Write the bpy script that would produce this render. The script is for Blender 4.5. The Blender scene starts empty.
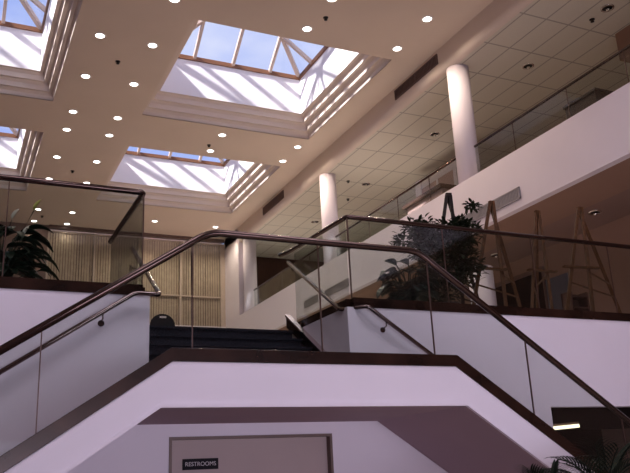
import bpy, bmesh, math, random
from mathutils import Vector, Matrix

random.seed(7)
SC = bpy.context.scene
COL = SC.collection

# ------------------------------------------------------------------ camera
def make_camera():
    cam = bpy.data.cameras.new('camera')
    cam.sensor_fit = 'HORIZONTAL'
    cam.sensor_width = 36.0
    cam.lens = 36.0 * 777.13 / 630.0
    cam.clip_start, cam.clip_end = 0.05, 400
    o = bpy.data.objects.new('camera', cam)
    COL.objects.link(o)
    pi, ro, ya = 0.301411852, -0.0487043405, 0.448072486
    cy, sy, cp, sp = math.cos(ya), math.sin(ya), math.cos(pi), math.sin(pi)
    f = Vector((sy * cp, cy * cp, sp))
    r = Vector((cy, -sy, 0))
    u = r.cross(f)
    cr, sr = math.cos(ro), math.sin(ro)
    r2, u2 = cr * r + sr * u, -sr * r + cr * u
    m = Matrix((r2, u2, -f)).transposed().to_4x4()
    m.translation = Vector((0, 0, 1.6))
    o.matrix_world = m
    SC.camera = o
make_camera()

# ------------------------------------------------------------------ sky, sun, fill lamps
SC.view_settings.view_transform = 'Standard'
SC.view_settings.look = 'None'
SC.view_settings.gamma = 1.0
SC.view_settings.use_curve_mapping = False
SC.view_settings.exposure = 0.36
SC.cycles.transparent_max_bounces = 40
SC.cycles.max_bounces = 10
SC.cycles.diffuse_bounces = 6
SC.cycles.sample_clamp_indirect = 6.0

def make_world():
    w = bpy.data.worlds.new('sky')
    SC.world = w
    w.use_nodes = True
    nt = w.node_tree
    nt.nodes.clear()
    N, L = nt.nodes.new, nt.links.new
    out, bg = N('ShaderNodeOutputWorld'), N('ShaderNodeBackground')
    tc, mp, nz, rp = N('ShaderNodeTexCoord'), N('ShaderNodeMapping'), N('ShaderNodeTexNoise'), N('ShaderNodeValToRGB')
    mp.inputs['Scale'].default_value = (1.0, 1.0, 2.2)
    nz.inputs['Scale'].default_value = 4.0
    nz.inputs['Detail'].default_value = 5
    e = rp.color_ramp.elements
    e[0].position, e[0].color = 0.42, (0.40, 0.50, 0.92, 1)
    e[1].position, e[1].color = 0.68, (0.84, 0.86, 1.0, 1)
    L(tc.outputs['Generated'], mp.inputs['Vector'])
    L(mp.outputs['Vector'], nz.inputs['Vector'])
    L(nz.outputs['Fac'], rp.inputs['Fac'])
    L(rp.outputs['Color'], bg.inputs['Color'])
    bg.inputs['Strength'].default_value = 0.85
    L(bg.outputs['Background'], out.inputs['Surface'])
make_world()

def make_sun():
    l = bpy.data.lights.new('sun', 'SUN')
    l.energy = 11.0
    l.color = (1.0, 0.94, 0.90)
    l.angle = math.radians(2.6)
    o = bpy.data.objects.new('sun', l)
    COL.objects.link(o)
    o.location = (-10, -5, 40)
    o.rotation_euler = Vector((1.0, 0.35, -0.95)).to_track_quat('-Z', 'Y').to_euler()
make_sun()

def area(name, loc, direction, sx, sy, power, color):
    l = bpy.data.lights.new(name, 'AREA')
    l.shape = 'RECTANGLE'
    l.size, l.size_y = sx, sy
    l.energy, l.color = power, color
    o = bpy.data.objects.new(name, l)
    COL.objects.link(o)
    o.location = loc
    o.rotation_euler = Vector(direction).to_track_quat('-Z', 'Z').to_euler()
# fill lamps added out of view: two over the hall, one behind the camera
for i, (x, y) in enumerate(((6.69, 2.5), (-0.61, 2.5))):
    area('hall_fill', (x, y, 12.9), (0, 0, -1), 4.0, 4.0, 260, (0.92, 0.86, 1.0))
area('front_fill', (3.8, -6.7, 1.2), (0, 1, 0.0), 9, 2.0, 440, (0.88, 0.81, 1.0))

# ------------------------------------------------------------------ materials
def lin(c):
    return tuple(((v / 255) / 12.92 if v / 255 <= 0.04045 else ((v / 255 + 0.055) / 1.055) ** 2.4) for v in c) + (1.0,)

def mat(name, rgb, rough=0.6, metal=0.0, spec=0.5, noise=0.0, scale=6.0, bump=0.0):
    m = bpy.data.materials.new(name)
    m.use_nodes = True
    nt = m.node_tree
    b = nt.nodes['Principled BSDF']
    c = rgb if len(rgb) == 4 else (*rgb, 1.0)
    b.inputs['Base Color'].default_value = c
    b.inputs['Roughness'].default_value = rough
    b.inputs['Metallic'].default_value = metal
    b.inputs['Specular IOR Level'].default_value = spec
    if noise or bump:
        tc, nz = nt.nodes.new('ShaderNodeTexCoord'), nt.nodes.new('ShaderNodeTexNoise')
        nz.inputs['Scale'].default_value = scale
        nz.inputs['Detail'].default_value = 4
        nt.links.new(tc.outputs['Object'], nz.inputs['Vector'])
        if noise:
            rp = nt.nodes.new('ShaderNodeValToRGB')
            rp.color_ramp.elements[0].position, rp.color_ramp.elements[1].position = 0.3, 0.7
            rp.color_ramp.elements[0].color = (*[v * (1 - noise) for v in c[:3]], 1)
            rp.color_ramp.elements[1].color = (*[min(1, v * (1 + noise)) for v in c[:3]], 1)
            nt.links.new(nz.outputs['Fac'], rp.inputs['Fac'])
            nt.links.new(rp.outputs['Color'], b.inputs['Base Color'])
        if bump:
            bp = nt.nodes.new('ShaderNodeBump')
            bp.inputs['Strength'].default_value = bump
            nt.links.new(nz.outputs['Fac'], bp.inputs['Height'])
            nt.links.new(bp.outputs['Normal'], b.inputs['Normal'])
    return m

def emit(name, rgb, s):
    m = bpy.data.materials.new(name)
    m.use_nodes = True
    nt = m.node_tree
    nt.nodes.clear()
    e, o = nt.nodes.new('ShaderNodeEmission'), nt.nodes.new('ShaderNodeOutputMaterial')
    e.inputs['Color'].default_value = (*rgb, 1)
    e.inputs['Strength'].default_value = s
    nt.links.new(e.outputs[0], o.inputs['Surface'])
    return m

def glass(name, tint, ior=1.45, gloss=1.0):
    m = bpy.data.materials.new(name)
    m.use_nodes = True
    nt = m.node_tree
    nt.nodes.clear()
    o, mx = nt.nodes.new('ShaderNodeOutputMaterial'), nt.nodes.new('ShaderNodeMixShader')
    t, g, f = nt.nodes.new('ShaderNodeBsdfTransparent'), nt.nodes.new('ShaderNodeBsdfGlossy'), nt.nodes.new('ShaderNodeLayerWeight')
    pw, mu = nt.nodes.new('ShaderNodeMath'), nt.nodes.new('ShaderNodeMath')
    f0 = ((ior - 1) / (ior + 1)) ** 2
    pw.operation = 'POWER'; pw.inputs[1].default_value = 5.0
    mu.operation = 'MULTIPLY_ADD'; mu.inputs[1].default_value = 1 - f0; mu.inputs[2].default_value = f0
    f.inputs['Blend'].default_value = 0.5
    t.inputs['Color'].default_value = (*tint, 1)
    g.inputs['Roughness'].default_value = 0.02
    g.inputs['Color'].default_value = (gloss, gloss, gloss, 1)
    nt.links.new(f.outputs['Facing'], pw.inputs[0])
    nt.links.new(pw.outputs[0], mu.inputs[0])
    nt.links.new(mu.outputs[0], mx.inputs[0])
    nt.links.new(t.outputs[0], mx.inputs[1])
    nt.links.new(g.outputs[0], mx.inputs[2])
    nt.links.new(mx.outputs[0], o.inputs['Surface'])
    return m

def tile_mat():
    m = mat('ceiling_tile', (0.50, 0.47, 0.41), 0.9, spec=0.2)
    nt = m.node_tree
    N, L = nt.nodes.new, nt.links.new
    tc, sp = N('ShaderNodeTexCoord'), N('ShaderNodeSeparateXYZ')
    L(tc.outputs['Object'], sp.inputs[0])
    def line(sock, off, per, w):
        a = N('ShaderNodeMath'); a.operation = 'SUBTRACT'; L(sock, a.inputs[0]); a.inputs[1].default_value = off
        d = N('ShaderNodeMath'); d.operation = 'DIVIDE'; L(a.outputs[0], d.inputs[0]); d.inputs[1].default_value = per
        fr = N('ShaderNodeMath'); fr.operation = 'FRACT'; L(d.outputs[0], fr.inputs[0])
        lt = N('ShaderNodeMath'); lt.operation = 'LESS_THAN'; L(fr.outputs[0], lt.inputs[0]); lt.inputs[1].default_value = w / per
        return lt.outputs[0]
    a = line(sp.outputs['X'], 10.86, 0.61, 0.035)
    b = line(sp.outputs['Y'], 10.78, 1.22, 0.04)
    mx = N('ShaderNodeMath'); mx.operation = 'MAXIMUM'; L(a, mx.inputs[0]); L(b, mx.inputs[1])
    nz = N('ShaderNodeTexNoise'); nz.inputs['Scale'].default_value = 40; L(tc.outputs['Object'], nz.inputs['Vector'])
    r = N('ShaderNodeMix'); r.data_type = 'RGBA'
    r.inputs[6].default_value = (0.60, 0.56, 0.49, 1); r.inputs[7].default_value = (0.68, 0.64, 0.56, 1)
    L(nz.outputs['Fac'], r.inputs[0])
    k = N('ShaderNodeMix'); k.data_type = 'RGBA'
    k.inputs[7].default_value = (0.38, 0.355, 0.32, 1)
    L(mx.outputs[0], k.inputs[0]); L(r.outputs[2], k.inputs[6])
    L(k.outputs[2], nt.nodes['Principled BSDF'].inputs['Base Color'])
    return m

def wood_mat(name, c1, c2):
    m = mat(name, c1, 0.6, spec=0.2)
    nt = m.node_tree
    N, L = nt.nodes.new, nt.links.new
    tc, mp, nz, rp = N('ShaderNodeTexCoord'), N('ShaderNodeMapping'), N('ShaderNodeTexNoise'), N('ShaderNodeValToRGB')
    mp.inputs['Scale'].default_value = (20, 20, 2)
    nz.inputs['Scale'].default_value = 3
    rp.color_ramp.elements[0].color, rp.color_ramp.elements[1].color = (*c1, 1), (*c2, 1)
    rp.color_ramp.elements[0].position, rp.color_ramp.elements[1].position = 0.35, 0.65
    L(tc.outputs['Object'], mp.inputs['Vector']); L(mp.outputs['Vector'], nz.inputs['Vector'])
    L(nz.outputs['Fac'], rp.inputs['Fac']); L(rp.outputs['Color'], nt.nodes['Principled BSDF'].inputs['Base Color'])
    return m

def blind_mat():
    m = mat('blind_fabric', (0.47, 0.39, 0.30), 0.9, spec=0.1, noise=0.12, scale=5)
    nt = m.node_tree
    out = nt.nodes['Material Output']
    tr, mx = nt.nodes.new('ShaderNodeBsdfTranslucent'), nt.nodes.new('ShaderNodeMixShader')
    tr.inputs['Color'].default_value = (0.50, 0.40, 0.30, 1)
    mx.inputs[0].default_value = 0.06
    nt.links.new(nt.nodes['Principled BSDF'].outputs[0], mx.inputs[1])
    nt.links.new(tr.outputs[0], mx.inputs[2])
    nt.links.new(mx.outputs[0], out.inputs['Surface'])
    return m

M = dict(
    white=mat('white_paint', (0.79, 0.725, 0.80), 0.7, spec=0.2, noise=0.015, scale=1.5),
    ceil=mat('ceiling_paint', (0.69, 0.585, 0.495), 0.85, spec=0.15, noise=0.03, scale=0.7),
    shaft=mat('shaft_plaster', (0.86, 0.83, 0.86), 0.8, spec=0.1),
    step=mat('coffer_plaster', (0.70, 0.60, 0.53), 0.7, spec=0.2),
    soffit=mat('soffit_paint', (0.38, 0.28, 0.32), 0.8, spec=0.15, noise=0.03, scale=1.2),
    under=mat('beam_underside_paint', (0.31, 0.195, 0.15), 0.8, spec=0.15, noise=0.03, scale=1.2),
    tile=tile_mat(),
    bronze=mat('bronze_cladding', (0.028, 0.012, 0.008), 0.25, 0.35, spec=0.35, noise=0.6, scale=2.5),  # noise mottling stands for reflections, put into the colour
    rail=mat('bronze_rail', (0.095, 0.062, 0.055), 0.2, 0.95),
    steel=mat('polished_handrail', (0.22, 0.165, 0.155), 0.16, 1.0),
    highlightcap=mat('highlight_metal', (0.62, 0.52, 0.52), 0.2, 1.0),  # bright tone of the skirt's highlight strip
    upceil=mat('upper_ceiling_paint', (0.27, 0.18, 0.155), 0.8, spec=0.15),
    joint=mat('joint_strip_bronze', (0.10, 0.055, 0.045), 0.4, 0.5),
    glass=glass('guard_glass', (0.85, 0.875, 0.865), 1.38),
    pane=glass('skylight_glass', (0.94, 0.95, 0.97), 1.2),
    mull=mat('skylight_bar', (0.60, 0.47, 0.40), 0.5),
    curb=mat('skylight_curb', (0.20, 0.085, 0.04), 0.5),
    carpet=mat('dark_carpet', (0.022, 0.022, 0.03), 0.95, spec=0.1, noise=0.5, scale=60),
    lightfloor=mat('pale_floor_tile', (0.70, 0.62, 0.54), 0.5, noise=0.05, scale=1.0),
    dimfloor=mat('dim_floor', (0.16, 0.11, 0.10), 0.95, spec=0.1, noise=0.2, scale=30),  # unseen left floors, made dark to dim the left ceiling
    stone=mat('floor_stone', (0.58, 0.49, 0.42), 0.5, noise=0.1, scale=1.0),
    door=mat('door_laminate', (0.42, 0.32, 0.31), 0.55, noise=0.03, scale=2),
    frame=mat('door_frame_brown', (0.14, 0.085, 0.07), 0.5),
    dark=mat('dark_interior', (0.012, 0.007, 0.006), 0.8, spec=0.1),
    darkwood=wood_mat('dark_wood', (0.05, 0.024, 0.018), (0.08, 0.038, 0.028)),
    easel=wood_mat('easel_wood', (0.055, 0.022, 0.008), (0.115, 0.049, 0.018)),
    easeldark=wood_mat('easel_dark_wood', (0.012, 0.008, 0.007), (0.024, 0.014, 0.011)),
    grille=mat('grille_metal', (0.36, 0.33, 0.35), 0.5, 0.2),
    grilledark=mat('grille_brown', (0.14, 0.085, 0.075), 0.6),
    void=mat('duct_void', (0.02, 0.014, 0.013), 0.8),
    blind=blind_mat(),
    window_bar=mat('window_bar', (0.52, 0.43, 0.36), 0.5),
    brownwall=mat('brown_panel_wall', (0.22, 0.15, 0.13), 0.6, noise=0.06, scale=1.5),
    lamp=emit('lamp_glow', (1.0, 0.95, 0.88), 7.0),
    tube=emit('tube_glow', (1.0, 0.86, 0.55), 2.2),
    ring=mat('lamp_ring', (0.75, 0.68, 0.64), 0.4),
    mirror=mat('mirror_reflector', (0.75, 0.72, 0.70), 0.12, 1.0),
    black=mat('black_plastic', (0.015, 0.013, 0.015), 0.5, spec=0.2),
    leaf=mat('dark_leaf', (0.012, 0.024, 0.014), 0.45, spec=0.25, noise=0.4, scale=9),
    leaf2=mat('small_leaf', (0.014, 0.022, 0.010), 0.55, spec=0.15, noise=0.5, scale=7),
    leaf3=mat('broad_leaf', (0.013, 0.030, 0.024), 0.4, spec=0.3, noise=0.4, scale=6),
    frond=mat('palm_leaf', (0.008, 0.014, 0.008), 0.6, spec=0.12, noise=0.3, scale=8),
    spathe=mat('spathe_white', (0.55, 0.52, 0.40), 0.6),
    spadix=mat('spathe_yellow_green', (0.42, 0.40, 0.10), 0.6),
    bark=mat('bark', (0.09, 0.06, 0.04), 0.9, noise=0.3, scale=15),
    soil=mat('soil', (0.02, 0.014, 0.01), 1.0, noise=0.4, scale=40),
    pot=mat('dark_pot', (0.035, 0.025, 0.022), 0.5),
    pot2=mat('brown_pot', (0.14, 0.07, 0.045), 0.6),
    signface=mat('sign_black', (0.014, 0.012, 0.016), 0.6, spec=0.1),
    signtext=mat('sign_lettering', (0.55, 0.50, 0.52), 0.5),
    greypanel=mat('blue_grey_panel', (0.10, 0.10, 0.13), 0.7),
    paper=mat('pale_paper', (0.55, 0.45, 0.42), 0.8),
    pinkdoor=mat('pinkish_panel', (0.42, 0.28, 0.27), 0.6),
)

# ------------------------------------------------------------------ mesh helpers
class MB:
    def __init__(s):
        s.bm = bmesh.new()
    def face(s, pts):
        return s.bm.faces.new([s.bm.verts.new(p) for p in pts])
    def box(s, x0, x1, y0, y1, z0, z1):
        return s.prism([(x0, y0), (x1, y0), (x1, y1), (x0, y1)], 'Z', z0, z1)
    def prism(s, poly, axis, a, b):
        # poly in the two other axes (X->(y,z), Y->(x,z), Z->(x,y))
        def P(p, t):
            return {'X': (t, p[0], p[1]), 'Y': (p[0], t, p[1]), 'Z': (p[0], p[1], t)}[axis]
        A = [s.bm.verts.new(P(p, a)) for p in poly]
        B = [s.bm.verts.new(P(p, b)) for p in poly]
        fs = [s.bm.faces.new(A), s.bm.faces.new(B[::-1])]
        n = len(poly)
        for i in range(n):
            fs.append(s.bm.faces.new((A[i], B[i], B[(i + 1) % n], A[(i + 1) % n])))
        return s
    def tube(s, pts, r, n=10, cap=True, rb=None):
        pts = [Vector(p) for p in pts]
        rings = []
        for i, p in enumerate(pts):
            t0 = (pts[i] - pts[i - 1]).normalized() if i else None
            t1 = (pts[i + 1] - pts[i]).normalized() if i < len(pts) - 1 else None
            t = (t0 + t1).normalized() if t0 and t1 else (t0 or t1)
            ref = Vector((0, 0, 1)) if abs(t.z) < 0.93 else Vector((1, 0, 0))
            a = t.cross(ref).normalized(); b = a.cross(t)
            k = 1.0
            rr = r[i] if isinstance(r, (list, tuple)) else r
            rv = rb if rb else rr
            rings.append([s.bm.verts.new(p + a * math.cos(2 * math.pi * j / n) * rr + b * math.sin(2 * math.pi * j / n) * rv * k) for j in range(n)])
        for A, B in zip(rings, rings[1:]):
            for j in range(n):
                f = s.bm.faces.new((A[j], A[(j + 1) % n], B[(j + 1) % n], B[j])); f.smooth = True
        if cap:
            s.bm.faces.new(rings[0][::-1]); s.bm.faces.new(rings[-1])
        return s
    def bar(s, a, b, w, h, up=(0, 0, 1)):
        a, b = Vector(a), Vector(b)
        t = (b - a).normalized(); u = Vector(up)
        x = t.cross(u)
        if x.length < 1e-4: x = t.cross(Vector((1, 0, 0)))
        x.normalize(); y = x.cross(t)
        V = []
        for p in (a, b):
            V.append([s.bm.verts.new(p + x * sx * w / 2 + y * sy * h / 2) for sx, sy in ((-1, -1), (1, -1), (1, 1), (-1, 1))])
        s.bm.faces.new(V[0][::-1]); s.bm.faces.new(V[1])
        for j in range(4):
            s.bm.faces.new((V[0][j], V[0][(j + 1) % 4], V[1][(j + 1) % 4], V[1][j]))
        return s
    def lathe(s, prof, c=(0, 0, 0), n=24, smooth=True):
        rings = []
        for r, z in prof:
            if r < 1e-6:
                rings.append([s.bm.verts.new((c[0], c[1], c[2] + z))])
            else:
                rings.append([s.bm.verts.new((c[0] + r * math.cos(2 * math.pi * j / n), c[1] + r * math.sin(2 * math.pi * j / n), c[2] + z)) for j in range(n)])
        for A, B in zip(rings, rings[1:]):
            for j in range(n):
                k = (j + 1) % n
                if len(A) == 1 and len(B) == 1: continue
                if len(A) == 1: f = s.bm.faces.new((A[0], B[k], B[j]))
                elif len(B) == 1: f = s.bm.faces.new((A[j], A[k], B[0]))
                else: f = s.bm.faces.new((A[j], A[k], B[k], B[j]))
                f.smooth = smooth
        return s
    def build(s, name, material, parent=None, bevel=0.0, fix=True):
        if fix: bmesh.ops.recalc_face_normals(s.bm, faces=s.bm.faces)
        me = bpy.data.meshes.new(name)
        if parent is not None:
            w = parent
            off = Vector((0, 0, 0))
            while w is not None:
                off += w.location; w = w.parent
            bmesh.ops.translate(s.bm, verts=s.bm.verts, vec=-off)
        s.bm.to_mesh(me); s.bm.free()
        me.materials.append(M[material] if isinstance(material, str) else material)
        o = bpy.data.objects.new(name, me)
        COL.objects.link(o)
        if parent is not None: o.parent = parent
        if bevel:
            b = o.modifiers.new('bevel', 'BEVEL'); b.width = bevel; b.segments = 2; b.limit_method = 'ANGLE'
        return o

def fillet(pts, r=0.08, n=4):
    pts = [Vector(p) for p in pts]
    out = [pts[0]]
    for a, b, c in zip(pts, pts[1:], pts[2:]):
        d = min(r, (a - b).length * 0.45, (c - b).length * 0.45)
        p, q = b + (a - b).normalized() * d, b + (c - b).normalized() * d
        for i in range(n + 1):
            t = i / n
            out.append(p * (1 - t) ** 2 + b * 2 * t * (1 - t) + q * t * t)
    return out + [pts[-1]]

def thing(name, label, cat, loc, group=None):
    o = bpy.data.objects.new(name, None)
    o.empty_display_size = 0.2
    COL.objects.link(o)
    o.location = loc
    o['label'], o['category'] = label, cat
    if group: o['group'] = group
    return o
def tag(o, label, cat, group=None):
    o['label'], o['category'] = label, cat
    if group: o['group'] = group
    return o
def struct(o):
    o['kind'] = 'structure'
    return o
def dup(root, loc, label, group=None):
    r = root.copy(); COL.objects.link(r); r.location = loc; r['label'] = label
    if group: r['group'] = group
    for ch in list(root.children):
        c = ch.copy(); COL.objects.link(c); c.parent = r
        for g in list(ch.children):
            d = g.copy(); COL.objects.link(d); d.parent = c
    return r

# ------------------------------------------------------------------ the setting
ZC, ZT, UP, YF, XW = 11.26, 10.66, 3.56, 29.6, 12.75
XL = -4.2
HOLES = [(4.2, 9.18, 14.3, 19.22), (4.2, 9.18, 21.4, 26.26), (-3.1, 1.88, 14.3, 19.22), (-3.1, 1.88, 21.2, 26.1)]

HALL_HOLES = [(4.2, 9.18, 0.05, 4.95), (-3.1, 1.88, 0.05, 4.95)]      # capped shafts added around the hall lamps, out of view
struct(MB().box(3.0, XW, -7, 30, -0.2, 0).build('floor', 'stone'))
struct(MB().box(XL, 3.0, -7, 30, -0.2, 0).build('floor_dim_left', 'dimfloor'))  # unseen left half, darkened to cut the bounce onto the ceiling

def ceiling():
    xs = sorted({XL, 10.05, *[h[0] for h in HOLES + HALL_HOLES], *[h[1] for h in HOLES + HALL_HOLES]})
    ys = sorted({-7, YF, *[h[2] for h in HOLES + HALL_HOLES], *[h[3] for h in HOLES + HALL_HOLES]})
    b = MB()
    for x0, x1 in zip(xs, xs[1:]):
        for y0, y1 in zip(ys, ys[1:]):
            cx, cy = (x0 + x1) / 2, (y0 + y1) / 2
            if any(h[0] < cx < h[1] and h[2] < cy < h[3] for h in HOLES + HALL_HOLES): continue
            b.box(x0, x1, y0, y1, ZC, ZC + 0.02)
    struct(b.build('ceiling', 'ceil'))
ceiling()
for i, (x0, x1, y0, y1) in enumerate(HOLES + HALL_HOLES):
    b = MB()
    z, d = ZC, 0.0
    def ring(d0, z0, d1, z1, bb):
        p = [(x0 + d0, y0 + d0, z0), (x1 - d0, y0 + d0, z0), (x1 - d0, y1 - d0, z0), (x0 + d0, y1 - d0, z0)]
        q = [(x0 + d1, y0 + d1, z1), (x1 - d1, y0 + d1, z1), (x1 - d1, y1 - d1, z1), (x0 + d1, y1 - d1, z1)]
        for j in range(4):
            bb.face([p[j], p[(j + 1) % 4], q[(j + 1) % 4], q[j]])
    for k in range(3):
        ring(d, z, d, z + 0.13, b); z += 0.13
        ring(d, z, d + 0.05, z + 0.07, b); z += 0.07; d += 0.05
        ring(d, z, d + 0.08, z, b); d += 0.08
    bmesh.ops.remove_doubles(b.bm, verts=b.bm.verts, dist=1e-4)
    struct(b.build('trim_%d' % (i + 1), 'step'))
    s = MB(); ring(d, z, d, 12.98, s)
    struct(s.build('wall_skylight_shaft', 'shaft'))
    if i >= len(HOLES): struct(MB().box(x0 + 0.3, x1 - 0.3, y0 + 0.3, y1 - 0.3, 12.96, 13.05).build('ceiling_shaft_cap', 'shaft'))  # opaque cap added over the hall lamps, blocks the sun

def roof_slab():          # roof over the side gallery, keeps the sun out
    struct(MB().box(10.05, 16.3, -7, YF + 0.3, ZC + 0.1, ZC + 0.3).build('ceiling_roof', 'white'))
roof_slab()
struct(MB().box(10.17, 16.0, -7, YF, ZT, ZT + 0.04).build('ceiling_gallery', 'tile'))
prof = [(10.0, ZC + 0.02), (10.0, 10.84)] + [(10.0 + 0.16 * (1 - math.cos(t)), 10.84 - 0.18 * math.sin(t)) for t in [i * math.pi / 12 for i in range(1, 7)]] + [(10.17, ZT), (10.17, ZC + 0.02)]
struct(MB().prism(prof, 'Y', -7, YF).build('trim_beam', 'step'))
struct(MB().box(10.0, 10.16, -7, YF, 6.53, 7.72).build('wall_balcony', 'white'))
struct(MB().box(10.16, 16.0, -7, YF, 7.5, 7.68).build('floor_balcony', 'lightfloor'))
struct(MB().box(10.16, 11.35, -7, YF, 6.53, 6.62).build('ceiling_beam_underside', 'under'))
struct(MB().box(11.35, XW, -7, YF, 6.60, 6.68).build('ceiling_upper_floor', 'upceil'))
# right outer wall, with door openings on the upper floor
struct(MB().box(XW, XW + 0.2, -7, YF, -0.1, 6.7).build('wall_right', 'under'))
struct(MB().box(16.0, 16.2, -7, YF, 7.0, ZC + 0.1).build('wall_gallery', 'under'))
struct(MB().box(XL - 0.2, XL, -7, YF, -0.1, ZC).build('wall_left', 'brownwall'))  # unseen side wall, made dark so less light reaches the left ceiling
b = MB()
b.box(XL, 16.0, -7.2, -7, 2.75, ZC); b.box(XL, -0.8, -7.2, -7, 0, 2.75); b.box(8.4, XW, -7.2, -7, 0, 2.75)
struct(b.build('wall_front', 'darkwood'))  # unseen; dark so its reflection stays out of the guard glass
# upper floor slabs
b = MB()
b.box(4.46, XW, 8.36, YF, 3.38, UP); b.box(1.92, 4.46, 9.76, YF, 3.38, UP)
struct(b.build('floor_upper', 'lightfloor'))
struct(MB().box(XL, 1.80, 8.36, YF, 3.38, UP).build('floor_upper_left', 'dimfloor'))  # unseen from below, same darkened floor
# wall behind the two flights: door opening and the wide opening at the right
DX0, DX1, DZ = 2.145, 4.03, 2.08
OX, OZ = 7.28, 2.36
b = MB()
b.box(XL, DX0, 8.2, 8.35, 0, 2.56); b.box(DX0, DX1, 8.2, 8.35, DZ, 2.56); b.box(DX1, OX, 8.2, 8.35, 0, 2.56)
b.box(OX, XW, 8.2, 8.35, OZ, 2.56)
b.box(XL, 1.92, 8.2, 8.35, 2.56, 3.57); b.box(4.33, XW, 8.2, 8.35, 2.56, 3.57)
b.box(4.33, 4.45, 8.35, 9.75, 2.56, 3.57); b.box(1.80, 1.92, 8.35, 9.75, 2.56, 3.57)
bmesh.ops.remove_doubles(b.bm, verts=b.bm.verts, dist=1e-4)
struct(b.build('wall_stair', 'white'))
# corridor behind the opening
b = MB()
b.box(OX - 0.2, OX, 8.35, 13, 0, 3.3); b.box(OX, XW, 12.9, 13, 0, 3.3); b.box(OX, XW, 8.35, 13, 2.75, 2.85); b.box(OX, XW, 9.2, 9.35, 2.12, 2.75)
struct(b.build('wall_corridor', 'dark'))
# doorway with a flush brown door
d = struct(MB().box(DX0 + 0.03, DX1 - 0.03, 8.28, 8.33, 0, DZ - 0.03).build('door_1', 'door'))
fr = MB()
fr.prism([(DX0, 0), (DX0 + 0.03, 0), (DX0 + 0.03, DZ - 0.03), (DX1 - 0.03, DZ - 0.03), (DX1 - 0.03, 0), (DX1, 0), (DX1, DZ), (DX0, DZ)], 'Y', 8.19, 8.34)
fr.build('door_frame', 'frame', d)
MB().box(DX1 - 0.16, DX1 - 0.13, 8.235, 8.28, 0.95, 1.15).build('door_handle', 'steel', d)

# far wall: brown wall, sill, windows with vertical blinds
b = MB()
b.box(XL, 3.02, YF, YF + 0.2, 0, ZC); b.box(3.02, 9.99, YF + 0.3, YF + 0.4, 7.4, ZC); b.box(3.02, 9.86, YF, YF + 0.2, 0, 7.42); b.box(9.86, XW, YF, YF + 0.2, 0, 7.42)  # strip behind the windows is an added backing, darkens the blind gaps
struct(b.build('wall_far', 'brownwall'))
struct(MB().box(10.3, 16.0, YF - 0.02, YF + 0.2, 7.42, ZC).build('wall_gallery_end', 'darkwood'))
struct(MB().box(3.02, 9.99, YF - 0.22, YF + 0.2, 7.38, 7.56).build('trim_window_sill', 'white', bevel=0.01))
struct(MB().box(10.0, 10.3, 27.85, YF, 7.70, ZC).build('wall_pier', 'white'))
struct(MB().box(3.02, 9.99, YF - 0.12, YF + 0.1, 11.14, ZC).build('trim_window_header', 'frame'))
for k in range(4):
    xa, xb = 3.04 + 1.7 * k, 3.04 + 1.7 * (k + 1)
    w = struct(MB().box(xa + 0.03, xb - 0.03, YF + 0.08, YF + 0.1, 7.56, 11.06).build('window_%d' % (k + 1), 'pane'))
    b = MB()
    b.box(xa - 0.035, xa + 0.035, YF - 0.1, YF + 0.12, 7.56, 11.06)
    if k == 3: b.box(xb - 0.035, xb + 0.22, YF - 0.1, YF + 0.12, 7.56, 11.06)
    b.box(xa, xb, YF - 0.09, YF + 0.1, 8.76, 8.81)
    b.build('window_frame', 'window_bar', w)
    t = thing('vertical_blind', ('beige vertical blind, first of the far wall bays beside the brown wall',
                                 'beige vertical blind, second far wall bay from the brown wall',
                                 'beige vertical blind, third far wall bay from the brown wall',
                                 'beige vertical blind, last far wall bay beside the white pier')[k], 'blind', ((xa + xb) / 2, YF + 0.01, 11.05), 'vertical blinds on the far wall')
    b = MB()
    n = 16
    for i in range(n):
        x = xa + 0.05 + (xb - xa - 0.1) * (i + 0.5) / n
        a = math.radians(random.uniform(8, 30))
        hw = random.uniform(0.036, 0.05)
        dx, dy = hw * math.cos(a), hw * math.sin(a) * 0.6
        b.prism([(x - dx, YF - 0.0 - dy), (x + dx, YF + dy), (x + dx, YF + 0.004 + dy), (x - dx, YF + 0.004 - dy)], 'Z', 7.60, 11.0)
    b.build('slats', 'blind', t)
    MB().box(xa + 0.04, xb - 0.04, YF - 0.03, YF + 0.04, 11.0, 11.06).build('head_rail', 'window_bar', t)

# doors / panels on the wall under the balcony
b = struct(MB().box(XW - 0.03, XW + 0.02, 14.0, 15.9, UP, 6.1).build('doorway_2', 'dark'))  # near-black sheet standing for the unlit opening
fr = MB()
fr.prism([(13.95, UP), (14.0, UP), (14.0, 6.1), (15.9, 6.1), (15.9, UP), (16.0, UP), (16.0, 6.2), (13.95, 6.2)], 'X', XW - 0.06, XW)
fr.build('door_frame', 'frame', b)
b = struct(MB().box(XW - 0.03, XW + 0.02, 13.2, 13.93, UP, 5.85).build('door_3', 'greypanel'))
MB().box(XW - 0.07, XW - 0.03, 13.3, 13.35, 4.5, 4.75).build('door_handle', 'steel', b)
# third floor: pinkish panels and pale post at the back
struct(MB().box(12.72, 12.95, 16.8, 19.05, 7.68, 10.2).build('wall_partition', 'white'))
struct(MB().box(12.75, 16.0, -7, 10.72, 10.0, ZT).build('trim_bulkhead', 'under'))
b = struct(MB().box(XW - 0.06, XW - 0.03, 17.0, 18.7, 7.68, 9.9).build('door_4', 'pinkdoor'))
fr = MB()
fr.box(XW - 0.09, XW - 0.03, 18.7, 19.0, 7.68, 10.2); fr.box(XW - 0.08, XW - 0.06, 17.8, 17.88, 7.68, 9.9); fr.box(XW - 0.09, XW - 0.03, 16.85, 17.0, 7.68, 9.9)
fr.build('door_frame', 'white', b)

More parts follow.
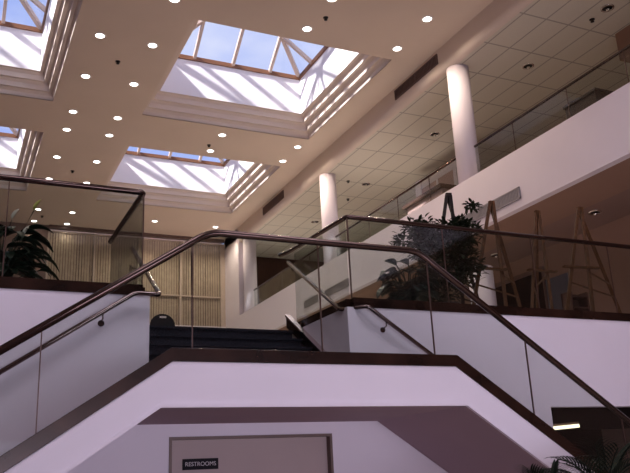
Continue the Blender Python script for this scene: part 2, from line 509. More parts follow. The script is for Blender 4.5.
# ------------------------------------------------------------------ columns
COLUMNS = [(13.25, 'white round column rising from the balcony, nearest of the three columns', 'pale round pillar standing on the dim upper floor behind the tall easel'),
           (20.33, 'white round column rising from the balcony, middle of the three columns', None),
           (27.40, 'white round column rising from the balcony beside the white pier, farthest', None)]
for y, lab, low in COLUMNS:
    tag(MB().lathe([(0, 7.68), (0.258, 7.68), (0.258, ZT), (0, ZT)], (10.31, y, 0), 40).build('column', 'white'), lab, 'column', 'balcony columns')
    if low:
        tag(MB().lathe([(0, UP), (0.27, UP), (0.27, 5.80), (0, 5.80)], (10.31, y, 0), 40).build('column', 'white'), low, 'column')

# ------------------------------------------------------------------ skylights
SKY_LABELS = ['large pyramid skylight at the top middle, its right end rafters in view', 'far pyramid skylight above the front handrail, farther of the right hand pair',
              'pyramid skylight in the top left corner, nearer of the left hand pair', 'small far pyramid skylight at the left edge above the glass guard rail']
for (x0, x1, y0, y1), lab in zip(HOLES, SKY_LABELS):
    d = 0.39
    X0, X1, Y0, Y1 = x0 + d, x1 - d, y0 + d, y1 - d
    cx, cy, zb = (X0 + X1) / 2, (Y0 + Y1) / 2, 12.98
    hx, hy, H = (X1 - X0) / 2, (Y1 - Y0) / 2, 1.56
    t = thing('skylight', lab, 'skylight', (cx, cy, zb), 'pyramid skylights')
    b = MB()
    b.box(X0 - 0.1, X1 + 0.1, Y0 - 0.1, Y0 + 0.05, zb - 0.02, zb + 0.1); b.box(X0 - 0.1, X1 + 0.1, Y1 - 0.05, Y1 + 0.1, zb - 0.02, zb + 0.1)
    b.box(X0 - 0.1, X0 + 0.05, Y0, Y1, zb - 0.02, zb + 0.1); b.box(X1 - 0.05, X1 + 0.1, Y0, Y1, zb - 0.02, zb + 0.1)
    b.build('curb_frame', 'curb', t)
    apex = (cx, cy, zb + 0.08 + H)
    def rafter(a, c, w=0.085):
        MB().bar(a, c, w, 0.11).build('rafter', 'mull', t)
    cs = [(X0, Y0), (X1, Y0), (X1, Y1), (X0, Y1)]
    for c in cs: rafter((c[0], c[1], zb + 0.06), apex, 0.11)
    s = 1.14
    for sx, sy in ((0, -1), (1, 0), (0, 1), (-1, 0)):
        for off in (-s, 0, s):
            f = 1 - abs(off) / hx
            if sx: a = (cx + sx * hx, cy + off, zb + 0.06); c = (cx + sx * hx * (1 - f), cy + off, zb + 0.06 + H * f)
            else: a = (cx + off, cy + sy * hy, zb + 0.06); c = (cx + off, cy + sy * hy * (1 - f), zb + 0.06 + H * f)
            rafter(a, c)
    for i in range(4):
        b = MB(); p, q = cs[i], cs[(i + 1) % 4]
        tri = [Vector((p[0], p[1], zb + 0.12)), Vector((q[0], q[1], zb + 0.12)), Vector((cx, cy, zb + 0.14 + H))]
        n = (tri[1] - tri[0]).cross(tri[2] - tri[0]).normalized() * 0.02
        A = [b.bm.verts.new(v) for v in tri]; B = [b.bm.verts.new(v + n) for v in tri]
        b.bm.faces.new(A[::-1]); b.bm.faces.new(B)
        for k in range(3): b.bm.faces.new((A[k], A[(k + 1) % 3], B[(k + 1) % 3], B[k]))
        b.build('glass_pane', 'pane', t)

# ------------------------------------------------------------------ downlights
def make_downlight():
    t = thing('downlight', 'round glowing recessed downlight', 'downlight', (0, 0, 0), 'recessed downlights in the atrium ceiling')
    MB().lathe([(0.098, 0.0), (0.098, -0.012), (0.13, -0.012), (0.14, 0.0)], (0, 0, 0), 24).build('trim_ring', 'ring', t)
    MB().lathe([(0, -0.004), (0.1, -0.004), (0.1, -0.0005), (0, -0.0005)], (0, 0, 0), 24).build('lamp', 'lamp', t)
    l = bpy.data.lights.new('lamp_light', 'SPOT')
    l.energy, l.color = 10, (1.0, 0.80, 0.62)
    l.spot_size, l.spot_blend, l.shadow_soft_size = math.radians(150), 0.6, 0.1
    lo = bpy.data.objects.new('lamp_light', l)
    COL.objects.link(lo); lo.parent = t; lo.location = (0, 0, -0.12)
    return t
dl = make_downlight(); BRIGHT = [c for c in dl.children if c.type == 'LIGHT'][0].data.copy(); BRIGHT.energy = 125; first = [True]
def downlight(x, y, lab):
    if first[0]:
        dl.location = (x, y, ZC); dl['label'] = lab; first[0] = False; r = dl
    else: r = dup(dl, (x, y, ZC), lab)
    if x > 5:        # brighter lamps on the gallery side
        for c in r.children:
            if c.type == 'LIGHT': c.data = BRIGHT
ords = ['farthest', 'second from the far wall', 'third from the far wall', 'fourth from the far wall', 'fifth from the far wall', 'sixth from the far wall', 'seventh from the far wall', 'eighth from the far wall', 'nearest, at the picture top']
ys = [29.22, 27.85, 24.75, 22.86, 20.82, 19.64, 17.61, 15.66, 13.75]
for x, side in ((2.45, 'left'), (3.63, 'right')):
    for y, o_ in zip(ys, ords):
        if x < 3 and y < 14: continue
        downlight(x, y, 'ceiling downlight, %s row of the strip between skylights, %s' % (side, o_))
for x, y, lab in ((6.70, 12.55, 'ceiling downlight before the large skylight, cut by the top edge, left of its row'),
                  (6.68, 13.78, 'ceiling downlight beside the near rim of the large skylight, middle of its rim'),
                  (9.04, 13.80, 'ceiling downlight near the right corner of the large skylight'),
                  (9.03, 12.47, 'ceiling downlight before the right corner of the large skylight, nearest the beam'),
                  (6.66, 19.75, 'ceiling downlight on the band between right skylights, middle, nearer row'),
                  (9.09, 19.82, 'ceiling downlight on the band between right skylights, beam side, nearer row'),
                  (6.68, 20.95, 'ceiling downlight on the band between right skylights, middle, farther row'),
                  (9.08, 20.98, 'ceiling downlight on the band between right skylights, beam side, farther row'),
                  (6.68, 27.95, 'ceiling downlight beyond the far right skylight, above the blinds'),
                  (9.11, 27.98, 'ceiling downlight beyond the far right skylight, by the beam end')):
    downlight(x, y, lab)

# mirrored lights of the tiled gallery ceiling and of the dim upper floor
def make_mirror_light():
    t = thing('mirror_downlight', '', 'downlight', (0, 0, 0), 'unlit mirrored downlights')
    MB().lathe([(0.10, 0.0), (0.10, -0.015), (0.135, -0.015), (0.14, 0.0)], (0, 0, 0), 20).build('trim_ring', 'mirror', t)
    MB().lathe([(0.10, -0.012), (0.07, -0.002), (0.0, -0.002)], (0, 0, 0), 20).build('reflector', 'black', t)
    MB().lathe([(0, -0.075), (0.03, -0.065), (0.045, -0.035), (0.03, -0.005), (0, -0.003)], (0, 0, 0), 14).build('bulb', 'mirror', t)
    return t
ml = None
for x, y, z, lab in ((11.81, 10.0, ZT, 'mirrored downlight in the tiled gallery ceiling at the top right corner'),
                     (11.82, 12.53, ZT, 'mirrored downlight in the tiled gallery ceiling right of the nearest column'),
                     (11.82, 16.53, ZT, 'mirrored downlight in the tiled gallery ceiling left of the nearest column'),
                     (11.82, 20.58, ZT, 'mirrored downlight in the tiled gallery ceiling right of the middle column'),
                     (11.85, 24.6, ZT, 'mirrored downlight in the tiled gallery ceiling left of the middle column'),
                     (11.9, 11.3, 6.60, 'mirrored downlight in the dim upper floor ceiling beside the largest easel'),
                     (11.9, 14.6, 6.60, 'mirrored downlight in the dim upper floor ceiling behind the tall easel')):
    if ml is None:
        ml = make_mirror_light(); ml.location = (x, y, z); ml['label'] = lab
    else: dup(ml, (x, y, z), lab)
# sprinklers
def make_sprinkler():
    t = thing('sprinkler_head', '', 'sprinkler', (0, 0, 0), 'ceiling sprinkler heads')
    MB().lathe([(0, 0), (0.06, 0), (0.055, -0.012), (0.02, -0.014), (0.02, -0.05), (0, -0.05)], n=14).build('escutcheon', 'black', t)
    MB().lathe([(0, -0.05), (0.04, -0.052), (0.04, -0.06), (0, -0.06)], n=14).build('deflector', 'black', t)
    return t
sp = None
for x, y, z, lab in ((3.04, 16.65, ZC, 'small black sprinkler head on the strip left of the large skylight'),
                     (6.88, 13.23, ZC, 'small black sprinkler head before the near rim of the large skylight'),
                     (3.05, 23.85, ZC, 'small black sprinkler head on the strip left of the far skylight'),
                     (6.51, 20.55, ZC, 'small black sprinkler head on the band between the right skylights'),
                     (2.66, 28.56, ZC, 'small black sprinkler head near the far wall above the peace lily'),
                     (11.82, 10.45, ZT, 'black sprinkler head in a gallery ceiling tile at the top right'),
                     (11.14, 20.52, ZT, 'black sprinkler head in the gallery ceiling above the middle column'),
                     (11.91, 22.03, ZT, 'black sprinkler head in the gallery ceiling left of the middle column lights')):
    if sp is None:
        sp = make_sprinkler(); sp.location = (x, y, z); sp['label'] = lab
    else: dup(sp, (x, y, z), lab)

# ------------------------------------------------------------------ air vents
def vent(name, lab, x, y0, y1, z0, z1, frame_m, slat_m, vertical=True, split=True):
    t = thing(name, lab, 'vent', (x, (y0 + y1) / 2, z0))
    MB().box(x - 0.006, x + 0.0, y0, y1, z0, z1).build('backing', 'void', t)
    b = MB(); w = 0.022
    b.box(x - 0.03, x - 0.002, y0, y1, z0, z0 + w); b.box(x - 0.03, x - 0.002, y0, y1, z1 - w, z1)
    b.box(x - 0.03, x - 0.002, y0, y0 + w, z0, z1); b.box(x - 0.03, x - 0.002, y1 - w, y1, z0, z1)
    if split: b.box(x - 0.032, x - 0.002, (y0 + y1) / 2 - 0.02, (y0 + y1) / 2 + 0.02, z0, z1)
    b.build('frame', frame_m, t)
    b = MB()
    n = int((y1 - y0) / (0.06 if split else 0.045))
    for i in range(1, n):
        y = y0 + (y1 - y0) * i / n
        b.box(x - 0.022, x - 0.006, y - 0.012, y + 0.012, z0, z1)
    b.build('slats', slat_m, t)
vent('air_vent', 'brown ceiling beam vent grille beside the large skylight', 10.0, 13.55, 15.54, 10.91, 11.175, 'grilledark', 'grilledark')
vent('air_vent', 'brown ceiling beam vent grille beside the far skylight', 10.0, 23.12, 25.06, 10.87, 11.16, 'grilledark', 'grilledark')
vent('air_vent', 'long grey louvre vent in the balcony front behind the tall easel', 10.0, 11.31, 13.25, 6.70, 6.945, 'grille', 'grille', split=False)
vent('air_vent', 'small grey vent in the balcony front seen through guard glass, farther one', 10.0, 20.8, 21.78, 6.70, 6.93, 'grille', 'grille', split=False)
vent('air_vent', 'small grey vent in the balcony front seen through guard glass, nearer one', 10.0, 18.75, 20.25, 6.70, 6.93, 'grille', 'grille', split=False)

# ------------------------------------------------------------------ lower staircase: landing with a flight down each side
S = 0.668
LX0, LX1, LZ = 1.70, 4.55, 2.59
def tz(x):      # top line of the stringer
    return LZ - S * max(0, LX0 - x, x - LX1)
stair = thing('staircase', 'white T-shaped staircase whose landing spans the picture bottom', 'staircase', (3.12, 7.3, 0))
bl, br = 1.605, 4.635
band = [(LX0 - LZ / S, 0), (LX0, LZ), (LX1, LZ), (LX1 + LZ / S, 0), (br + 2.21 / S, 0), (br, 2.21), (bl, 2.21), (bl - 2.21 / S, 0)]
MB().prism(band, 'Y', 6.4, 6.43).build('stringer', 'white', stair, bevel=0.004)
def off(poly_pts, dz): return [(x, z + dz) for x, z in poly_pts]
lower = [(bl - 2.21 / S, 0), (bl, 2.21), (br, 2.21), (br + 2.21 / S, 0)]
def strip(line, za, zb, y0, y1, name, m, par, xa=None, xb=None):
    MB().prism([(x, z + za) for x, z in line] + [(x, z + zb) for x, z in reversed(line)], 'Y', y0, y1).build(name, m, par)
strip([(bl - 2.1 / S, 0.11), (bl, 2.21), (br, 2.21), (br + 2.1 / S, 0.11)], 0.0, 0.035, 6.388, 6.4, 'edge_bead', 'white', stair)
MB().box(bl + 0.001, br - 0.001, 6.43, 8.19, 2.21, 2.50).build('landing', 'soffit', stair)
MB().box(LX0, LX1, 6.51, 8.19, 2.50, 2.56).build('landing_carpet', 'carpet', stair)
n = 15; rh = 2.56 / n; run = rh / S
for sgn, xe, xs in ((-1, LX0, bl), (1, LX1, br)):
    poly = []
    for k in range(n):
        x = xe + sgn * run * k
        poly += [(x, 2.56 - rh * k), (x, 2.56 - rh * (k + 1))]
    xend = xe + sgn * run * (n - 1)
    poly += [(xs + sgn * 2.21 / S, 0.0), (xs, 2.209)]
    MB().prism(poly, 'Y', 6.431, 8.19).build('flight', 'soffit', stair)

# central dark steps up to the upper floor
up = thing('staircase', 'short flight of dark carpeted steps rising from the landing', 'staircase', (3.12, 8.97, 2.56))
n = 6; rh = (UP - 2.56) / n; rn = (9.75 - 8.2) / (n - 1)
for k in range(n):
    y = 8.2 + rn * k
    b = MB(); z = 2.56 + rh * (k + 1)
    x0, x1 = 1.925, 4.265
    b.box(x0, x1, y, 9.75 + (0.1 if k == n - 1 else 0), z - rh, z - 0.03)
    b.box(x0, x1, y - 0.025, 9.75 + (0.1 if k == n - 1 else 0), z - 0.03, z)
    b.build('step', 'carpet', up)
MB().prism([(8.2, 2.58), (9.95, 3.64), (9.95, 3.80), (8.2, 2.74)], 'X', 4.268, 4.325).build('skirt_board', 'rail', up)
MB().prism([(8.2, 2.70), (9.95, 3.80), (9.95, 3.83), (8.2, 2.73)], 'X', 4.25, 4.327).build('skirt_highlight', 'highlightcap', up)  # bright strip: highlight on the bronze skirt put into the colour

# ------------------------------------------------------------------ front balustrade
def top_base(x): return (2.705 - 0.655 * max(0, 1.687 - x) - 0.667 * max(0, x - 4.578))
def rail_z(x): return (3.768 - 0.660 * max(0, 2.041 - x) - 0.682 * max(0, x - 4.233))
gb = thing('glass_balustrade', 'bronze railed glass balustrade along the landing front and both descending flights', 'balustrade', (3.12, 6.44, LZ))
xs = [LX0 - 2.3 / S, 1.687, 4.578, LX1 + 2.3 / S]
MB().prism([(x, tz(x) + 0.002) for x in (xs[0], LX0, LX1, xs[3])] + [(x, top_base(x)) for x in reversed(xs)], 'Y', 6.392, 6.50).build('base_rail', 'bronze', gb, bevel=0.004)
joints = [-1.75, -0.58, 0.65, 1.88, 3.117, 4.345, 5.49, 6.68, 7.7]
for i, (a, c) in enumerate(zip(joints, joints[1:])):
    a2, c2 = a + 0.004, c - 0.004
    bx = [a2] + [v for v in (1.687, 4.578) if a2 < v < c2] + [c2]
    tx = [a2] + [v for v in (2.041, 4.233) if a2 < v < c2] + [c2]
    MB().prism([(x, top_base(x)) for x in bx] + [(x, rail_z(x) - 0.02) for x in reversed(tx)], 'Y', 6.436, 6.448).build('glass_panel', 'glass', gb)
for j in joints[1:-1]:
    MB().box(j - 0.0045, j + 0.0045, 6.433, 6.451, top_base(j), rail_z(j) - 0.015).build('joint_strip', 'joint', gb)
MB().tube(fillet([(-1.9, 6.442, rail_z(-1.9)), (2.041, 6.442, 3.768), (4.233, 6.442, 3.768), (7.9, 6.442, rail_z(7.9))], 0.12, 5), 0.034, 14).build('top_rail', 'rail', gb)

# ------------------------------------------------------------------ level balustrades
def level_guard(root, segs, z0, z1, zr, joints, r=0.03, bw=0.10):
    # segs: list of (axis, fixed, a, b); joints: list per seg
    for (ax, fx, a, b_), js in zip(segs, joints):
        def bx(m, lo, hi, w, za, zb):
            return m.box(lo, hi, fx - w / 2, fx + w / 2, za, zb) if ax == 'X' else m.box(fx - w / 2, fx + w / 2, lo, hi, za, zb)
        bx(MB(), a, b_, bw, z0, z1).build('base_rail', 'bronze', root)
        e = [a] + js + [b_]
        for p, q in zip(e, e[1:]):
            bx(MB(), p + 0.004, q - 0.004, 0.012, z1, zr - 0.015).build('glass_panel', 'glass', root)
        for j in js:
            bx(MB(), j - 0.005, j + 0.005, 0.018, z1, zr - 0.01).build('joint_strip', 'joint', root)
ul = thing('glass_balustrade', 'glass balustrade with bronze rail before the peace lily on upper floor', 'balustrade', (0, 8.25, 3.57))
level_guard(ul, [('X', 8.24, -2.6, 1.84), ('Y', 1.84, 8.30, 10.1)], 3.57, 3.69, 4.765, [[-1.0, 0.42], []])
MB().box(1.834, 1.848, 8.232, 8.248, 3.69, 4.75).build('joint_strip', 'joint', ul)
MB().tube(fillet([(-2.6, 8.24, 4.775), (1.84, 8.24, 4.775), (1.84, 10.2, 4.775)], 0.06, 4), 0.034, 12).build('top_rail', 'rail', ul)
ur = thing('glass_balustrade', 'glass balustrade with bronze rail in front of the easels on upper floor', 'balustrade', (7, 8.25, 3.57))
level_guard(ur, [('X', 8.24, 4.42, 12.6), ('Y', 4.42, 8.30, 9.92)], 3.57, 3.69, 4.74, [[5.85, 7.35, 8.8, 10.3, 11.6], []])
MB().box(4.412, 4.428, 8.232, 8.248, 3.69, 4.73).build('joint_strip', 'joint', ur)
MB().tube(fillet([(12.6, 8.24, 4.745), (4.42, 8.24, 4.745), (4.42, 10.15, 4.81), (4.36, 10.32, 4.81)], 0.05, 4), 0.032, 12).build('top_rail', 'rail', ur)

g3 = [(-6.0, 13.01, [3.5, 5.2, 6.9, 8.6, 10.05, 11.67], 'glass balustrade on the high balcony right of the nearest column'),
      (13.49, 20.09, [14.9, 16.42, 18.0], 'glass balustrade on the high balcony between the nearest and middle columns'),
      (20.57, 27.16, [22.0, 23.6, 25.2], 'glass balustrade on the high balcony between the middle and farthest columns'),]
for a, b_, js, lab in g3:
    t = thing('glass_balustrade', lab, 'balustrade', (10.35, (a + b_) / 2, 7.68), 'high balcony balustrades')
    level_guard(t, [('Y', 10.35, a, b_)], 7.68, 7.80, 8.57, [js])
    MB().tube([(10.35, a, 8.575), (10.35, b_, 8.575)], 0.028, 10).build('top_rail', 'rail', t)

# inner handrails
def handrail(lab, pts, brackets):
    t = thing('handrail', lab, 'handrail', pts[1])
    MB().tube(fillet(pts, 0.05, 4), 0.026, 12).build('rail', 'steel', t)
    for p, q in brackets:
        b = MB()
        b.tube([Vector(p) - Vector((0, 0, 0.02)), Vector(p) - Vector((0, 0, 0.07)), q], 0.010, 8)
        d = (Vector(q) - Vector(p)); d.z = 0; d.normalize()
        b.tube([Vector(q) - d * 0.012, Vector(q)], 0.035, 12)
        b.build('bracket', 'steel', t)
handrail('polished handrail beside the central steps, turning down the left flight',
         [(1.985, 9.50, 4.49), (1.985, 8.02, 3.55), (1.74, 8.10, 3.575), (-1.6, 8.10, 3.575 - 3.34 * S)],
         [((1.41, 8.10, 3.575 - 0.33 * S), (1.41, 8.2, 3.25)), ((1.985, 8.95, 4.14), (1.85, 8.95, 4.08))])
handrail('polished handrail beside the central steps, turning down the right flight',
         [(4.30, 9.88, 4.58), (4.30, 8.34, 3.56), (4.56, 8.10, 3.565), (7.9, 8.10, 3.565 - 3.34 * S)],
         [((4.80, 8.10, 3.565 - 0.24 * S), (4.80, 8.2, 3.30)), ((4.30, 9.75, 4.50), (4.415, 9.75, 4.42))])

# ------------------------------------------------------------------ restrooms sign
sg = thing('sign', 'small black RESTROOMS sign on the brown door', 'sign', (2.50, 8.28, 1.745))
MB().box(2.31, 2.70, 8.266, 8.279, 1.745, 1.857).build('plate', 'signface', sg)
def text(body, size, loc, rot, material, parent, name='lettering'):
    c = bpy.data.curves.new(name, 'FONT')
    c.body = body; c.size = size; c.align_x = 'CENTER'; c.align_y = 'CENTER'; c.extrude = 0.0015
    c.materials.append(M[material])
    tmp = bpy.data.objects.new('lettering_curve', c)
    COL.objects.link(tmp)
    bpy.context.view_layer.update()
    me = bpy.data.meshes.new_from_object(tmp.evaluated_get(bpy.context.evaluated_depsgraph_get()))
    bpy.data.objects.remove(tmp)
    o = bpy.data.objects.new(name, me)
    COL.objects.link(o); o.parent = parent
    o.location = Vector(loc) - parent.location; o.rotation_euler = rot
    return o
text('RESTROOMS', 0.060, (2.505, 8.2645, 1.801), (math.pi / 2, 0, 0), 'signtext', sg)

# corridor light strip
t = thing('fluorescent_light', 'glowing fluorescent strip light in the dark corridor opening', 'light', (8.7, 9.6, 2.1))
MB().bar((8.05, 9.17, 2.135), (8.62, 9.17, 2.168), 0.05, 0.05).build('tube', 'tube', t)
MB().bar((8.03, 9.185, 2.167), (8.64, 9.185, 2.203), 0.03, 0.05).build('housing', 'frame', t)

# ------------------------------------------------------------------ easels
def easel(lab, apex, feet, ledge_z, ledge_half, m, leg_w=0.05):
    A = Vector(apex); F = [Vector(f) for f in feet]
    t = thing('easel', lab, 'easel', (A.x, A.y, UP), 'tripod easels')
    d = (F[1] - F[0]); d.z = 0; d.normalize()
    for k, f in enumerate(F):
        a = A + d * (-0.03, 0.03, 0.0)[k] + (Vector((0, 0, 0)) if k < 2 else Vector((0, 0.03, -0.02)))
        MB().bar(a, f, leg_w, leg_w * 0.6, up=(0.3, 1, 0)).build('leg', m, t)
    MB().bar(A - d * 0.045 + Vector((0, 0, 0.0)), A + d * 0.045, 0.05, 0.06).build('head_block', m, t)
    def on(k, z): 
        s = (A.z - z) / (A.z - F[k].z); return A + (F[k] - A) * s
    c = (on(0, ledge_z) + on(1, ledge_z)) / 2
    nrm = Vector((d.y, -d.x, 0))
    if nrm.y > 0: nrm = -nrm
    c += nrm * 0.045
    MB().bar(c - d * ledge_half, c + d * ledge_half, 0.07, 0.025).build('ledge', m, t)
    MB().bar(on(0, ledge_z - 0.25), on(2, ledge_z - 0.25), 0.02, 0.02).build('brace', m, t)
    MB().bar(on(1, ledge_z - 0.05), on(2, ledge_z - 0.05), 0.02, 0.02).build('brace', m, t)
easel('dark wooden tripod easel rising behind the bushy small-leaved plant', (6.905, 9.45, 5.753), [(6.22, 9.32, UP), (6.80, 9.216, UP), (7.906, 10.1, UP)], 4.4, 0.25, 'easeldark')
easel('tall brown wooden tripod easel right of the bushy plant, against the grey vent', (7.404, 9.05, 5.536), [(6.618, 8.854, UP), (7.252, 8.818, UP), (8.295, 9.626, UP)], 4.42, 0.26, 'easel')
easel('slim brown wooden tripod easel, third from the plants, before the dark doorway', (8.342, 9.1, 5.493), [(7.70, 8.865, UP), (8.148, 8.862, UP), (8.70, 9.9, UP)], 4.47, 0.27, 'easel', 0.042)
easel('wide-legged brown wooden tripod easel nearest the right edge', (9.108, 8.95, 5.583), [(8.166, 8.666, UP), (8.691, 8.607, UP), (10.536, 9.656, UP)], 4.52, 0.33, 'easel')
# notice sheet and literature box behind the largest easel
t = thing('literature_rack', 'small dark literature rack on the floor behind the wide-legged easel', 'rack', (10.0, 10.3, UP))
b = MB(); b.box(9.85, 9.88, 10.2, 10.45, UP, 4.55); b.box(10.22, 10.25, 10.2, 10.45, UP, 4.55); b.box(9.85, 10.25, 10.42, 10.45, UP, 4.55)
b.build('frame', 'darkwood', t)
for z in (3.75, 4.0, 4.25, 4.45):
    MB().box(9.88, 10.22, 10.2, 10.42, z, z + 0.02).build('shelf', 'darkwood', t)

# ------------------------------------------------------------------ things on the high balcony
t = thing('planter_box', 'dark brown planter box behind the high balcony glass at far right', 'planter', (10.7, 9.8, 7.68))
b = MB(); b.box(10.45, 10.95, 9.45, 10.25, 7.68, 8.22)
b.build('box', 'darkwood', t)
MB().box(10.42, 10.98, 9.42, 10.28, 8.22, 8.27).build('rim', 'darkwood', t)
t = thing('reception_counter', 'dark topped counter on the high balcony left of the nearest column', 'counter', (11.5, 16.4, 7.68))
MB().box(11.1, 11.9, 15.5, 17.4, 8.62, 8.72).build('counter_top', 'darkwood', t)
MB().box(11.2, 11.8, 15.6, 17.3, 7.68, 8.62).build('cabinet', 'pinkdoor', t)

# ------------------------------------------------------------------ chair at the top of the steps
ch = thing('chair', 'dark chair with a rounded back at the top of the steps', 'chair', (3.2, 12.55, UP))
b = MB()
pts = []
for i in range(15):
    a = math.pi * i / 14
    pts.append((3.22 + 0.215 * math.cos(a), 4.18 + 0.2 * math.sin(a)))
pts += [(3.02, 3.98), (3.42, 3.98)]
slot = 0
b.prism(pts, 'Y', 12.78, 12.82)
b.build('backrest', 'black', ch, bevel=0.012)
MB().box(3.165, 3.275, 12.772, 12.786, 4.305, 4.335).build('grip_highlight', 'ring', ch)  # pale bar painted as the highlight at the backrest's hand hole
MB().box(3.01, 3.43, 12.36, 12.80, 4.0, 4.04).build('seat', 'black', ch, bevel=0.015)
for x in (3.03, 3.41):
    for y in (12.38, 12.78):
        MB().tube([(x, y, 4.0), (x, y, UP)], 0.014, 8).build('leg', 'steel', ch)

# ------------------------------------------------------------------ plants
def blade(b, base, direction, length, width, droop, up=0.4, segs=7, fold=0.25, tipw=1.0, peak=0.45):
    p = Vector(base); d = Vector(direction).normalized()
    side = d.cross(Vector((0, 0, 1)))
    if side.length < 1e-3: side = Vector((1, 0, 0))
    side.normalize()
    rows = []
    cur = (d + Vector((0, 0, up))).normalized()
    for i in range(segs + 1):
        t = i / segs
        w = width * (math.sin(math.pi * min(1, t ** (math.log(0.5) / math.log(peak)))) ** 0.8) + 0.002
        nrm = side.cross(cur).normalized()
        rows.append((b.bm.verts.new(p - side * w / 2 + nrm * w * fold * 0.5), b.bm.verts.new(p), b.bm.verts.new(p + side * w / 2 + nrm * w * fold * 0.5)))
        p = p + cur * length / segs
        cur = (cur + Vector((0, 0, -droop / segs))).normalized()
    for A, B in zip(rows, rows[1:]):
        for j in (0, 1):
            f = b.bm.faces.new((A[j], A[j + 1], B[j + 1], B[j])); f.smooth = True
def solid(o, t=0.004):
    m = o.modifiers.new('thickness', 'SOLIDIFY'); m.thickness = t
    return o
def pot(root, x, y, z, r, h, m):
    MB().lathe([(0, z), (r * 0.75, z), (r, z + h * 0.92), (r * 1.08, z + h * 0.92), (r * 1.08, z + h), (r * 0.93, z + h), (r * 0.90, z + h * 0.86), (0, z + h * 0.86)], (x, y, 0), 28).build('pot', m, root)
    MB().lathe([(0, z + h * 0.89), (r * 0.92, z + h * 0.89), (r * 0.90, z + h * 0.862), (0, z + h * 0.862)], (x, y, 0), 24).build('soil', 'soil', root)

rnd = random.Random(11)
# peace lily at the left
pl = thing('peace_lily', 'dark leafy peace lily with pale flower spathes behind the left glass guard', 'plant', (0.40, 8.88, UP))
pot(pl, 0.40, 8.88, UP, 0.16, 0.24, 'pot')
b, st = MB(), MB()
for i in range(90):
    a = rnd.uniform(0, 2 * math.pi)
    d = Vector((math.cos(a), math.sin(a) * 0.75, 0))
    h = rnd.uniform(0.12, 0.60)
    base = Vector((0.40, 8.88, UP + 0.2)) + d * 0.06
    mid = base + d * rnd.uniform(0.05, 0.24) + Vector((0, 0, h))
    if mid.y < 8.45: mid.y = 8.45
    st.tube([base, (base + mid) / 2 + Vector((0, 0, 0.04)), mid], 0.006, 5)
    L_ = rnd.uniform(0.28, 0.40)
    if d.y < -0.3: d.y = -0.3
    blade(b, mid, d, L_, rnd.uniform(0.13, 0.18), rnd.uniform(1.1, 2.0), rnd.uniform(0.1, 0.6))
for dx, dz in ((0.30, 0.26), (0.36, 0.20), (0.24, 0.14), (0.34, 0.34), (0.28, 0.42)):
    base = Vector((0.42, 8.80, UP + 0.2)); mid = Vector((0.42 + dx, 8.62, UP + 0.12 + dz))
    st.tube([base, (base + mid) / 2 + Vector((0, 0, 0.08)), mid], 0.006, 5)
    blade(b, mid, (1, -0.15, 0), 0.32, 0.15, 1.8, 0.15)
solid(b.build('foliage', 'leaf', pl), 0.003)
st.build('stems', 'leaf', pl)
for p, top, m in (((0.50, 8.80, 4.0), (0.72, 8.72, 4.60), 'spadix'), ((0.42, 8.85, 4.0), (0.50, 8.75, 4.48), 'spathe'), ((0.48, 8.82, 3.95), (0.62, 8.70, 4.28), 'spathe')):
    s = MB().tube([p, ((p[0] + top[0]) / 2 - 0.02, p[1], (p[2] + top[2]) / 2), top], 0.006, 6).build('flower_stalk', 'leaf', pl)
    b = MB(); blade(b, top, (0.5, -0.2, 0), 0.15, 0.065, -0.2, 1.6, fold=0.8)
    solid(b.build('spathe', m, s), 0.003)

# broad-leaved plant at the right guard
bp = thing('rubber_plant', 'low broad-leaved dark plant at the left end of the easel guard', 'plant', (5.62, 8.85, UP))
pot(bp, 5.62, 8.85, UP, 0.17, 0.26, 'pot2')
b, st = MB(), MB()
for i in range(70):
    a = rnd.uniform(0, 2 * math.pi)
    d = Vector((math.cos(a), math.sin(a) * 0.6, 0))
    base = Vector((5.62, 8.85, UP + 0.22)) + d * 0.05
    mid = base + d * rnd.uniform(0.05, 0.20) + Vector((0, 0, rnd.uniform(0.10, 0.46)))
    mid.y = max(mid.y, 8.52)
    if d.y < -0.3: d.y = -0.3
    st.tube([base, (base + mid) / 2 + Vector((0, 0, 0.05)), mid], 0.008, 5)
    blade(b, mid, d, rnd.uniform(0.20, 0.28), rnd.uniform(0.19, 0.25), rnd.uniform(0.8, 1.8), rnd.uniform(0.0, 0.5), peak=0.55)
for (x, z, dx, dz, L_, dr) in ((5.30, 4.20, -1, 0.1, 0.24, 1.4), (5.30, 4.05, -1, -0.3, 0.40, 1.3), (5.36, 4.28, -0.6, 0.6, 0.22, 0.8), (5.55, 4.30, -0.3, 0.6, 0.24, 1.2), (5.75, 4.28, 0.5, 0.4, 0.24, 1.2)):
    base = Vector((5.62, 8.82, UP + 0.22)); mid = Vector((x, 8.66, z))
    st.tube([base, (base + mid) / 2 + Vector((0.03, 0, 0.10)), mid], 0.009, 5)
    blade(b, mid, (dx, -0.1, 0), L_, 0.17, dr, dz, peak=0.55)
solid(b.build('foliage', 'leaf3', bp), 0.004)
st.build('stems', 'leaf3', bp)

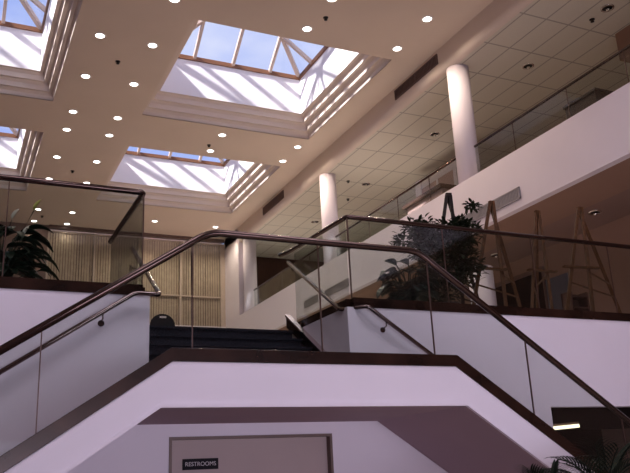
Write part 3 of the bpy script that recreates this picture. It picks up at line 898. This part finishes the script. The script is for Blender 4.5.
# bushy small-leaved tree
ft = thing('ficus_tree', 'bushy small-leaved potted tree in front of the dark easel', 'plant', (6.36, 9.05, UP))
pot(ft, 6.36, 9.05, UP, 0.20, 0.32, 'pot')
tr = MB(); b = MB()
tr.tube([(6.36, 9.05, UP + 0.25), (6.38, 9.06, 4.05), (6.35, 9.04, 4.45)], [0.028, 0.022, 0.018], 8)
clumps = []
spec = [(-0.62, 1.22, 0.13), (-0.48, 1.42, 0.12), (-0.30, 1.40, 0.20), (-0.12, 1.38, 0.22), (0.10, 1.36, 0.22), (0.30, 1.34, 0.24), (0.42, 1.22, 0.22), (0.46, 1.0, 0.20),
        (0.40, 0.85, 0.22), (0.15, 0.95, 0.28), (-0.1, 1.15, 0.28), (-0.35, 1.05, 0.22), (-0.25, 0.75, 0.22), (0.05, 0.65, 0.22), (0.30, 1.15, 0.26), (0.47, 1.78, 0.08), (0.46, 1.62, 0.09),
        (-0.05, 1.30, 0.28), (0.50, 1.45, 0.12), (0.2, 1.3, 0.25), (-0.2, 0.5, 0.18), (0.1, 0.42, 0.2)]
for dx, dz, r in spec:
    c = Vector((6.36 + dx, 9.02 + rnd.uniform(-0.22, 0.25), UP + dz))
    tr.tube([(6.36, 9.05, UP + max(0.4, min(0.85, dz * 0.6))), ((6.36 + c.x) / 2, (9.05 + c.y) / 2, UP + dz * 0.85), c], [0.012, 0.008, 0.004], 5)
    for k in range(int(185 * (r / 0.22) ** 1.6) + 12):
        v = Vector((rnd.gauss(0, 1), rnd.gauss(0, 1), rnd.gauss(0, 1))).normalized() * r * rnd.uniform(0.2, 1.05)
        p = c + v
        if p.y < 8.36: p.y = 8.36 + rnd.uniform(0, 0.1)
        d = Vector((v.x, v.y, 0)) + Vector((rnd.uniform(-.1, .1), rnd.uniform(-.1, .1), 0))
        if d.length < 1e-3: d = Vector((1, 0, 0))
        blade(b, p, d, rnd.uniform(0.09, 0.13), rnd.uniform(0.038, 0.054), rnd.uniform(-0.3, 1.2), rnd.uniform(-0.6, 0.9), segs=3)
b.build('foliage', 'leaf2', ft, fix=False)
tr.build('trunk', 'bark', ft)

# palms at the foot of the right flight
def palm(lab, x, y, fr_specs, potr, h=1.12):
    t = thing('potted_palm', lab, 'plant', (x, y, 0), 'palms below the right flight')
    pot(t, x, y, 0, potr, 0.45, 'pot')
    MB().tube([(x, y, 0.38), (x + 0.01, y, 0.75), (x, y, h)], [0.05, 0.045, 0.035], 10).build('trunk', 'bark', t)
    b = MB()
    for a, L_, up, dr in fr_specs:
        d = Vector((math.cos(a), math.sin(a) * 0.7, 0))
        p = Vector((x, y, h - 0.02)); cur = (d + Vector((0, 0, up))).normalized()
        pts = [p.copy()]
        n = 16
        side = d.cross(Vector((0, 0, 1))).normalized()
        for i in range(n):
            p = p + cur * L_ / n
            cur = (cur + Vector((0, 0, -dr / n))).normalized()
            pts.append(p.copy())
            if i > 3:
                w = 0.26 * math.sin(math.pi * (i + 1) / (n + 2)) + 0.06
                for sgn in (-1, 1):
                    blade(b, p, side * sgn + cur * 0.9, w, 0.016, 0.8, 0.25, segs=3)
        b.tube(pts, 0.006, 5)
    b.build('fronds', 'frond', t, fix=False)
palm('feathery dark palm in front of the dark corridor opening, bottom right', 5.58, 5.72, [(i * 2 * math.pi / 13 + 0.2, rnd.uniform(0.52, 0.66), rnd.uniform(1.3, 3.2), rnd.uniform(1.0, 1.8)) for i in range(13)], 0.2, 1.24)
palm('small dark palm tip against the white stair stringer, bottom right', 4.80, 5.6, [(i * 2 * math.pi / 5 + 0.5, rnd.uniform(0.42, 0.5), rnd.uniform(4.0, 8.0), rnd.uniform(0.3, 0.7)) for i in range(5)], 0.16)
